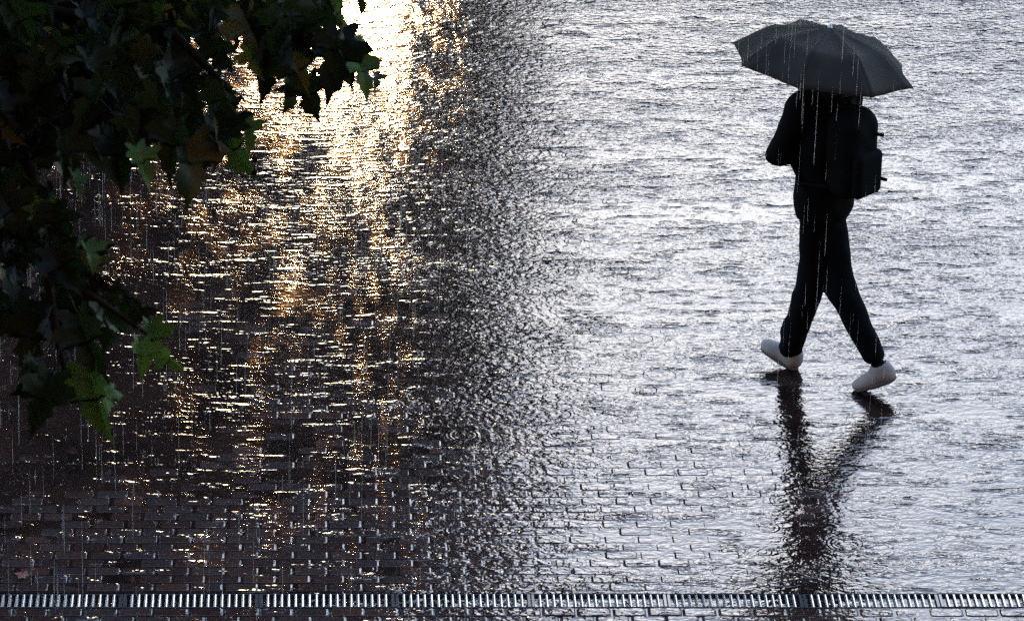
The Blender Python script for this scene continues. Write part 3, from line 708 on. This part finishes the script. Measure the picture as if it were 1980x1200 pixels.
for (bx, by), (tx, ty), tw in EDGE:
    dd = 9.8 + .25 * math.sin(bx * .7 + by * .3) + (.35 if bx > 380 else 0)
    b_ = depth(bx, by, dd); t_ = depth(tx, ty, dd - .03); v = t_ - b_; ln = np.linalg.norm(v)
    nrm = -CF + CR * tw * 1.3 + CU * .25 * math.cos(bx)
    lit = (bx, by) in ((175, 715), (205, 745), (290, 625), (310, 680), (75, 370), (262, 285), (440, 250), (470, 235), (690, 105), (640, 5), (140, 335), (165, 470), (480, 90), (690, 70), (270, 660))  # edge leaves that take the painted-in lit colour
    add_leaf(b_, v, nrm, ln * 1.06, m=M_leaf_lit if lit else None)
# leaves filling the dark mass
POLYS = [[(-20, -20), (600, -20), (590, 60), (560, 80), (520, 60), (500, 100), (470, 70), (445, 60), (425, 80), (415, 180), (430, 200), (455, 250), (450, 290), (400, 270), (340, 230), (300, 270), (240, 270), (200, 250), (150, 300), (110, 340), (90, 380), (-20, 400)],
         [(-20, 380), (80, 400), (130, 430), (150, 480), (150, 560), (230, 580), (260, 640), (170, 640), (140, 700), (80, 700), (70, 620), (40, 560), (-20, 560)],
         [(590, -20), (640, -20), (660, 30), (690, 90), (690, 120), (660, 120), (640, 90), (610, 30)],
         [(490, 70), (540, 60), (575, 80), (590, 140), (560, 150), (520, 120)]]
def inside(p, poly):
    x, y = p; c = False; j = len(poly) - 1
    for i in range(len(poly)):
        (xi, yi), (xj, yj) = poly[i], poly[j]
        if (yi > y) != (yj > y) and x < (xj - xi) * (y - yi) / (yj - yi) + xi: c = not c
        j = i
    return c
rl = random.Random(21); quota = (155, 52, 6, 7)
for poly, q in zip(POLYS, quota):
    xs = [p[0] for p in poly]; ys = [p[1] for p in poly]; n = 0
    while n < q:
        p = (rl.uniform(min(xs), max(xs)), rl.uniform(min(ys), max(ys)))
        if not inside(p, poly): continue
        n += 1; dd = rl.uniform(9.55, 10.5); sz = rl.uniform(.085, .15)
        tipd = -Z * rl.uniform(.5, 1.2) + CR * rl.uniform(-.6, .7) + np.array([0, 1, 0]) * rl.uniform(-.6, .5)
        nr = -CF * rl.uniform(.2, 1) + CR * rl.uniform(-1, 1) + Z * rl.uniform(-.2, .9)
        b_ = depth(p[0], p[1] - 45, dd)
        add_leaf(b_, tipd, nr, sz)
for px_, py_ in ((493, 308), (492, 334)):
    c = depth(px_, py_, 10.05); bm = bmesh.new(); bmesh.ops.create_icosphere(bm, subdivisions=2, radius=.0075)
    for v in bm.verts: v.co *= 1 + .12 * math.sin(v.co.x * 1500 + v.co.y * 1900)
    v0 = len(bm.verts); me = bpy.data.meshes.new('seed_ball'); bmesh.ops.translate(bm, verts=bm.verts, vec=c); bm.to_mesh(me); bm.free(); me.materials.append(M_twig)
    adopt(link(bpy.data.objects.new('seed_ball', me)), tree)
v, fc = tube([depth(470, 270, 10.05), depth(488, 290, 10.05), depth(493, 308, 10.05), depth(492, 334, 10.05)], .0012, 5); adopt(mesh_obj('seed_stalk', v, fc, M_twig), tree)
def leaf_cloud(name, cen, rad, n, size, material, keep=None, seed=3, shell=.35, boxy=0):
    g = np.random.default_rng(seed); u = g.normal(size=(n, 3)); u /= np.linalg.norm(u, axis=1)[:, None]
    rr = (shell + (1 - shell) * g.random(n) ** (.36 if boxy else .6))
    lump = 1 + (.08 if boxy else .16) * np.sin(5 * u[:, 0] + 3 * u[:, 2] + seed) * np.sin(4 * u[:, 1] + 6 * u[:, 2]) + .08 * np.sin(11 * u[:, 0] + 9 * u[:, 1])
    if boxy: u = u / (np.abs(u) ** boxy).sum(1)[:, None] ** (1 / boxy)
    C = cen + u * rad * (rr * lump)[:, None]
    if keep is not None: C = C[keep(C)]
    n = len(C); a = g.normal(size=(n, 3)); a[:, 2] -= .8; a /= np.linalg.norm(a, axis=1)[:, None]; b = np.cross(a, g.normal(size=(n, 3))); b /= np.linalg.norm(b, axis=1)[:, None]; c = np.cross(a, b)
    s = size * (.6 + .8 * g.random(n))[:, None]
    prof = [(0, 0, 0), (.45, .10, .08), (.30, .42, .05), (0, 1, -.12), (-.30, .42, .05), (-.45, .10, .08)]
    Vs = np.stack([C + s * (b * x + a * y + c * z) for x, y, z in prof], 1).reshape(-1, 3)
    Q = (np.arange(n)[:, None, None] * 6 + np.array([[0, 1, 2, 3], [0, 3, 4, 5]])[None]).reshape(-1, 4)
    return fast_mesh(name, Vs, Q, material)
CRC = np.array([-3.7, 9.2, 7.3])
me = leaf_cloud('foliage', CRC, np.array([2.7, 3.0, 3.3]), 14000, .17, M_leaf, keep=lambda C: np.linalg.norm(C - CO, axis=1) > 4.5)
tag(adopt(link(bpy.data.objects.new('foliage', me)), tree), kind='stuff')

me = leaf_cloud('foliage', depth(110, 40, 10.7), np.array([.38, .3, .32]), 340, .15, M_leaf, seed=9, shell=.1)
tag(adopt(link(bpy.data.objects.new('foliage', me)), tree), kind='stuff')

# ------------------------------------------------------------------ trees across the square, seen mirrored in the wet paving
def far_tree(x, y, h, crown_lo, rx, ry, label, seed, nleaf):
    r = random.Random(seed); T = np.array([x, y, 0.]); t = empty('plane_tree', T)
    tag(t, label, 'tree', 'plane trees across the square')
    v, fc = tube([T + np.array(p) for p in ((0, 0, -.06), (.05, 0, 1.2), (0, .1, crown_lo + .6), (.1, 0, h * .55), (0, 0, h * .85))], [.34, .26, .22, .15, .05], 12)
    adopt(mesh_obj('trunk', v, fc, M_bark, smooth=True), t)
    for k in range(6):
        w = k * 1.05 + r.random(); s = T + Z * (crown_lo + .3 + .35 * k); e = s + np.array([math.cos(w) * rx * .6, math.sin(w) * ry * .6, 1.2 + r.random() * 1.5])
        v, fc = tube([s, (s + e) / 2 + Z * .3, e], [.11, .07, .03], 7); adopt(mesh_obj('limb', v, fc, M_bark, smooth=True), t)
    me = leaf_cloud('crown', T + Z * (h + crown_lo) / 2, np.array([rx, ry, (h - crown_lo) / 2]), nleaf, .085, M_leaf_far, seed=seed, shell=.1, boxy=3.5)
    adopt(link(bpy.data.objects.new('crown', me)), t)
far_tree(-1.86, 32.5, 16.5, 2.55, 2.75, 2.8, 'tall plane tree across the square, mirrored as the dark wet area left of centre', 11, 190000)
far_tree(-7.5, 33.5, 17.5, 3.3, 2.9, 3.0, 'tall plane tree across the square, mirrored dark at the left edge', 12, 130000)
far_tree(1.00, 32.2, 15.5, 2.1, 0.66, 1.0, 'added slender plane tree across the square, mirrored at the edge of the bright sky', 13, 22000)  # added to shape the gap that lets the gold column through

# ------------------------------------------------------------------ added blocks out of view, shaped to hold back sun and sky light
M_wall = simple('dark_rendered_wall', (0.05, 0.045, 0.042), 0.9, 0.1, 0.3, 0.4); M_pane = simple('dark_pane', (0.01, 0.012, 0.015), 0.15, 0.4)
M_trim = simple('stone_trim', (0.09, 0.085, 0.08), 0.9, 0.1)
def block(x0, x1, y, h, d, label):
    b_ = empty('blocker', ((x0 + x1) / 2, y, 0)); tag(b_, label, 'blocker')
    v, fc = box((x0, y, -.06), (x1, y + d, h)); adopt(mesh_obj('wall', v, fc, M_wall), b_)
    v, fc = box((x0 - .4, y - .4, h - .5), (x1 + .4, y + d + .4, h + .1)); adopt(mesh_obj('cornice', v, fc, M_trim), b_)
    pv, pf = merge(box((-.75, -.12, 0), (.75, .02, 2.0))); pme = bpy.data.meshes.new('window'); pme.from_pydata(pv, [], pf); pme.materials.append(M_pane)
    sv, sf = box((-.9, -.22, -.2), (.9, .02, -.02)); sme = bpy.data.meshes.new('sill'); sme.from_pydata(sv, [], sf); sme.materials.append(M_trim)
    nst = int((h - 2) / 3.4); nco = max(2, min(9, int((x1 - x0) / 3.6)))
    for i in range(nst):
        for j in range(nco):
            o = bpy.data.objects.new('window', pme); o.location = ((j - (nco - 1) / 2) * 3.6, 0, 1.4 + 3.4 * i); link(o, b_)
            q = bpy.data.objects.new('sill', sme); link(q, o)
block(0.95, 70, 120, 34.4, 14, 'added long dark building beyond the square, behind the walking person')  # added to keep the low sun off the right half; edge and height set for it
M_wall = simple('dark_brown_brick_wall', (0.045, 0.036, 0.030), 0.9, 0.1, 0.3, 0.4)
block(-45, 45, -18, 28, 14, 'added unseen dark brick building behind the viewpoint, facing the square')  # added only to block sky light and darken sides facing the viewpoint
block(-70, -4.5, 120, 31, 14, 'added dark building beyond the square, behind the mirrored trees')  # added to limit the bright low sky mirrored on the left

# ------------------------------------------------------------------ rain
NR = 13000; g = np.random.default_rng(5)
P0 = np.stack([g.uniform(-3.5, 5.5, NR), g.uniform(14.6, 24.5, NR), g.uniform(.05, 5.5, NR)], 1)
ln = g.uniform(.06, .26, NR) * np.where(g.random(NR) < .15, 1.8, 1); wd = g.uniform(.0009, .0022, NR)
dirv = np.stack([.012 + .008 * g.normal(size=NR), .01 * g.normal(size=NR), np.ones(NR)], 1)
Vs = []
for t, r_ in ((0, .1), (.12, 1.0), (.6, .75), (1, .05)):
    c = P0 + dirv * (ln * t)[:, None]
    for w in range(3):
        Vs.append(c + np.stack([np.cos(2.094 * w) * wd * r_, np.sin(2.094 * w) * wd * r_, np.zeros(NR)], 1))
Vs = np.stack(Vs, 1).reshape(-1, 3); Q = []
for k in range(3):
    for w in range(3): Q.append([k * 3 + w, k * 3 + (w + 1) % 3, k * 3 + 3 + (w + 1) % 3, k * 3 + 3 + w])
Q = (np.arange(NR)[:, None, None] * 12 + np.array(Q)[None]).reshape(-1, 4)
m, nt, b, out = mat('falling_rain'); tr = N(nt, 'ShaderNodeBsdfTransparent'); tl = N(nt, 'ShaderNodeBsdfTranslucent'); tl.inputs[0].default_value = (.95, .90, .80, 1)
dd_ = N(nt, 'ShaderNodeBsdfDiffuse'); dd_.inputs[0].default_value = (.95, .90, .80, 1); ad_ = N(nt, 'ShaderNodeMixShader'); ad_.inputs[0].default_value = .5; nt.links.new(tl.outputs[0], ad_.inputs[1]); nt.links.new(dd_.outputs[0], ad_.inputs[2])
df_ = N(nt, 'ShaderNodeMixShader'); df_.inputs[0].default_value = .08; nt.links.new(tr.outputs[0], df_.inputs[1]); nt.links.new(ad_.outputs[0], df_.inputs[2])
nt.nodes.remove(b); nt.links.new(df_.outputs[0], out.inputs['Surface'])
tag(link(bpy.data.objects.new('rain', fast_mesh('rain', Vs, Q, m, True))), 'falling rain drops in the air over the square', 'rain', kind='stuff')

# splashes thrown up where drops strike
g = np.random.default_rng(8); SV = []; SQ = []; o8 = np.array([(1, 0, 0), (0, 1, 0), (-1, 0, 0), (0, -1, 0), (0, 0, 1), (0, 0, -1)], float)
of = np.array([(0, 1, 4), (1, 2, 4), (2, 3, 4), (3, 0, 4), (1, 0, 5), (2, 1, 5), (3, 2, 5), (0, 3, 5)]); off = 0
for k in range(1500):
    c = np.array([g.uniform(-2.6, 4.6), g.uniform(15.7, 24), .002]); big = g.random() < .12
    for j in range(int(g.integers(5, 12))):
        w = g.uniform(0, 6.283); rr_ = g.uniform(.004, .022 if big else .012); hh = g.uniform(.002, .055 if big else .02)
        q = c + np.array([math.cos(w) * rr_, math.sin(w) * rr_, hh]); sz_ = g.uniform(.0009, .0022)
        SV.append(q + o8 * np.array([sz_, sz_, sz_ * g.uniform(1, 3)])); SQ.append(of + off); off += 6
tag(link(bpy.data.objects.new('splashes', fast_mesh('splashes', np.vstack(SV), np.vstack(SQ), m, True))), 'tiny splashes where raindrops strike the wet paving', 'splash', kind='stuff')

# ------------------------------------------------------------------ fallen leaves
M_fall_b = simple('fallen_leaf_brown', (0.16, 0.05, 0.03), .4, .4); M_fall_g = simple('fallen_leaf_green', (0.03, 0.06, 0.012), .4, .4)
def fallen(px_, py_, size, m, label, rz):
    p = ground(px_, py_, .006); me = leaf_meshes[3].copy(); me.materials.clear(); me.materials.append(m)
    o = link(bpy.data.objects.new('fallen_leaf', me)); o.location = tuple(p + Z * .01); o.rotation_euler = (R(6), R(-4), rz); o.scale = (size, size, size * .35)
    tag(o, label, 'leaf')
fallen(50, 1117, .06, M_fall_b, 'brown fallen leaf on the wet bricks above the drain, far left', R(60))
fallen(843, 474, .035, M_fall_g, 'tiny green leaf lying on the wet paving in the middle', R(10))
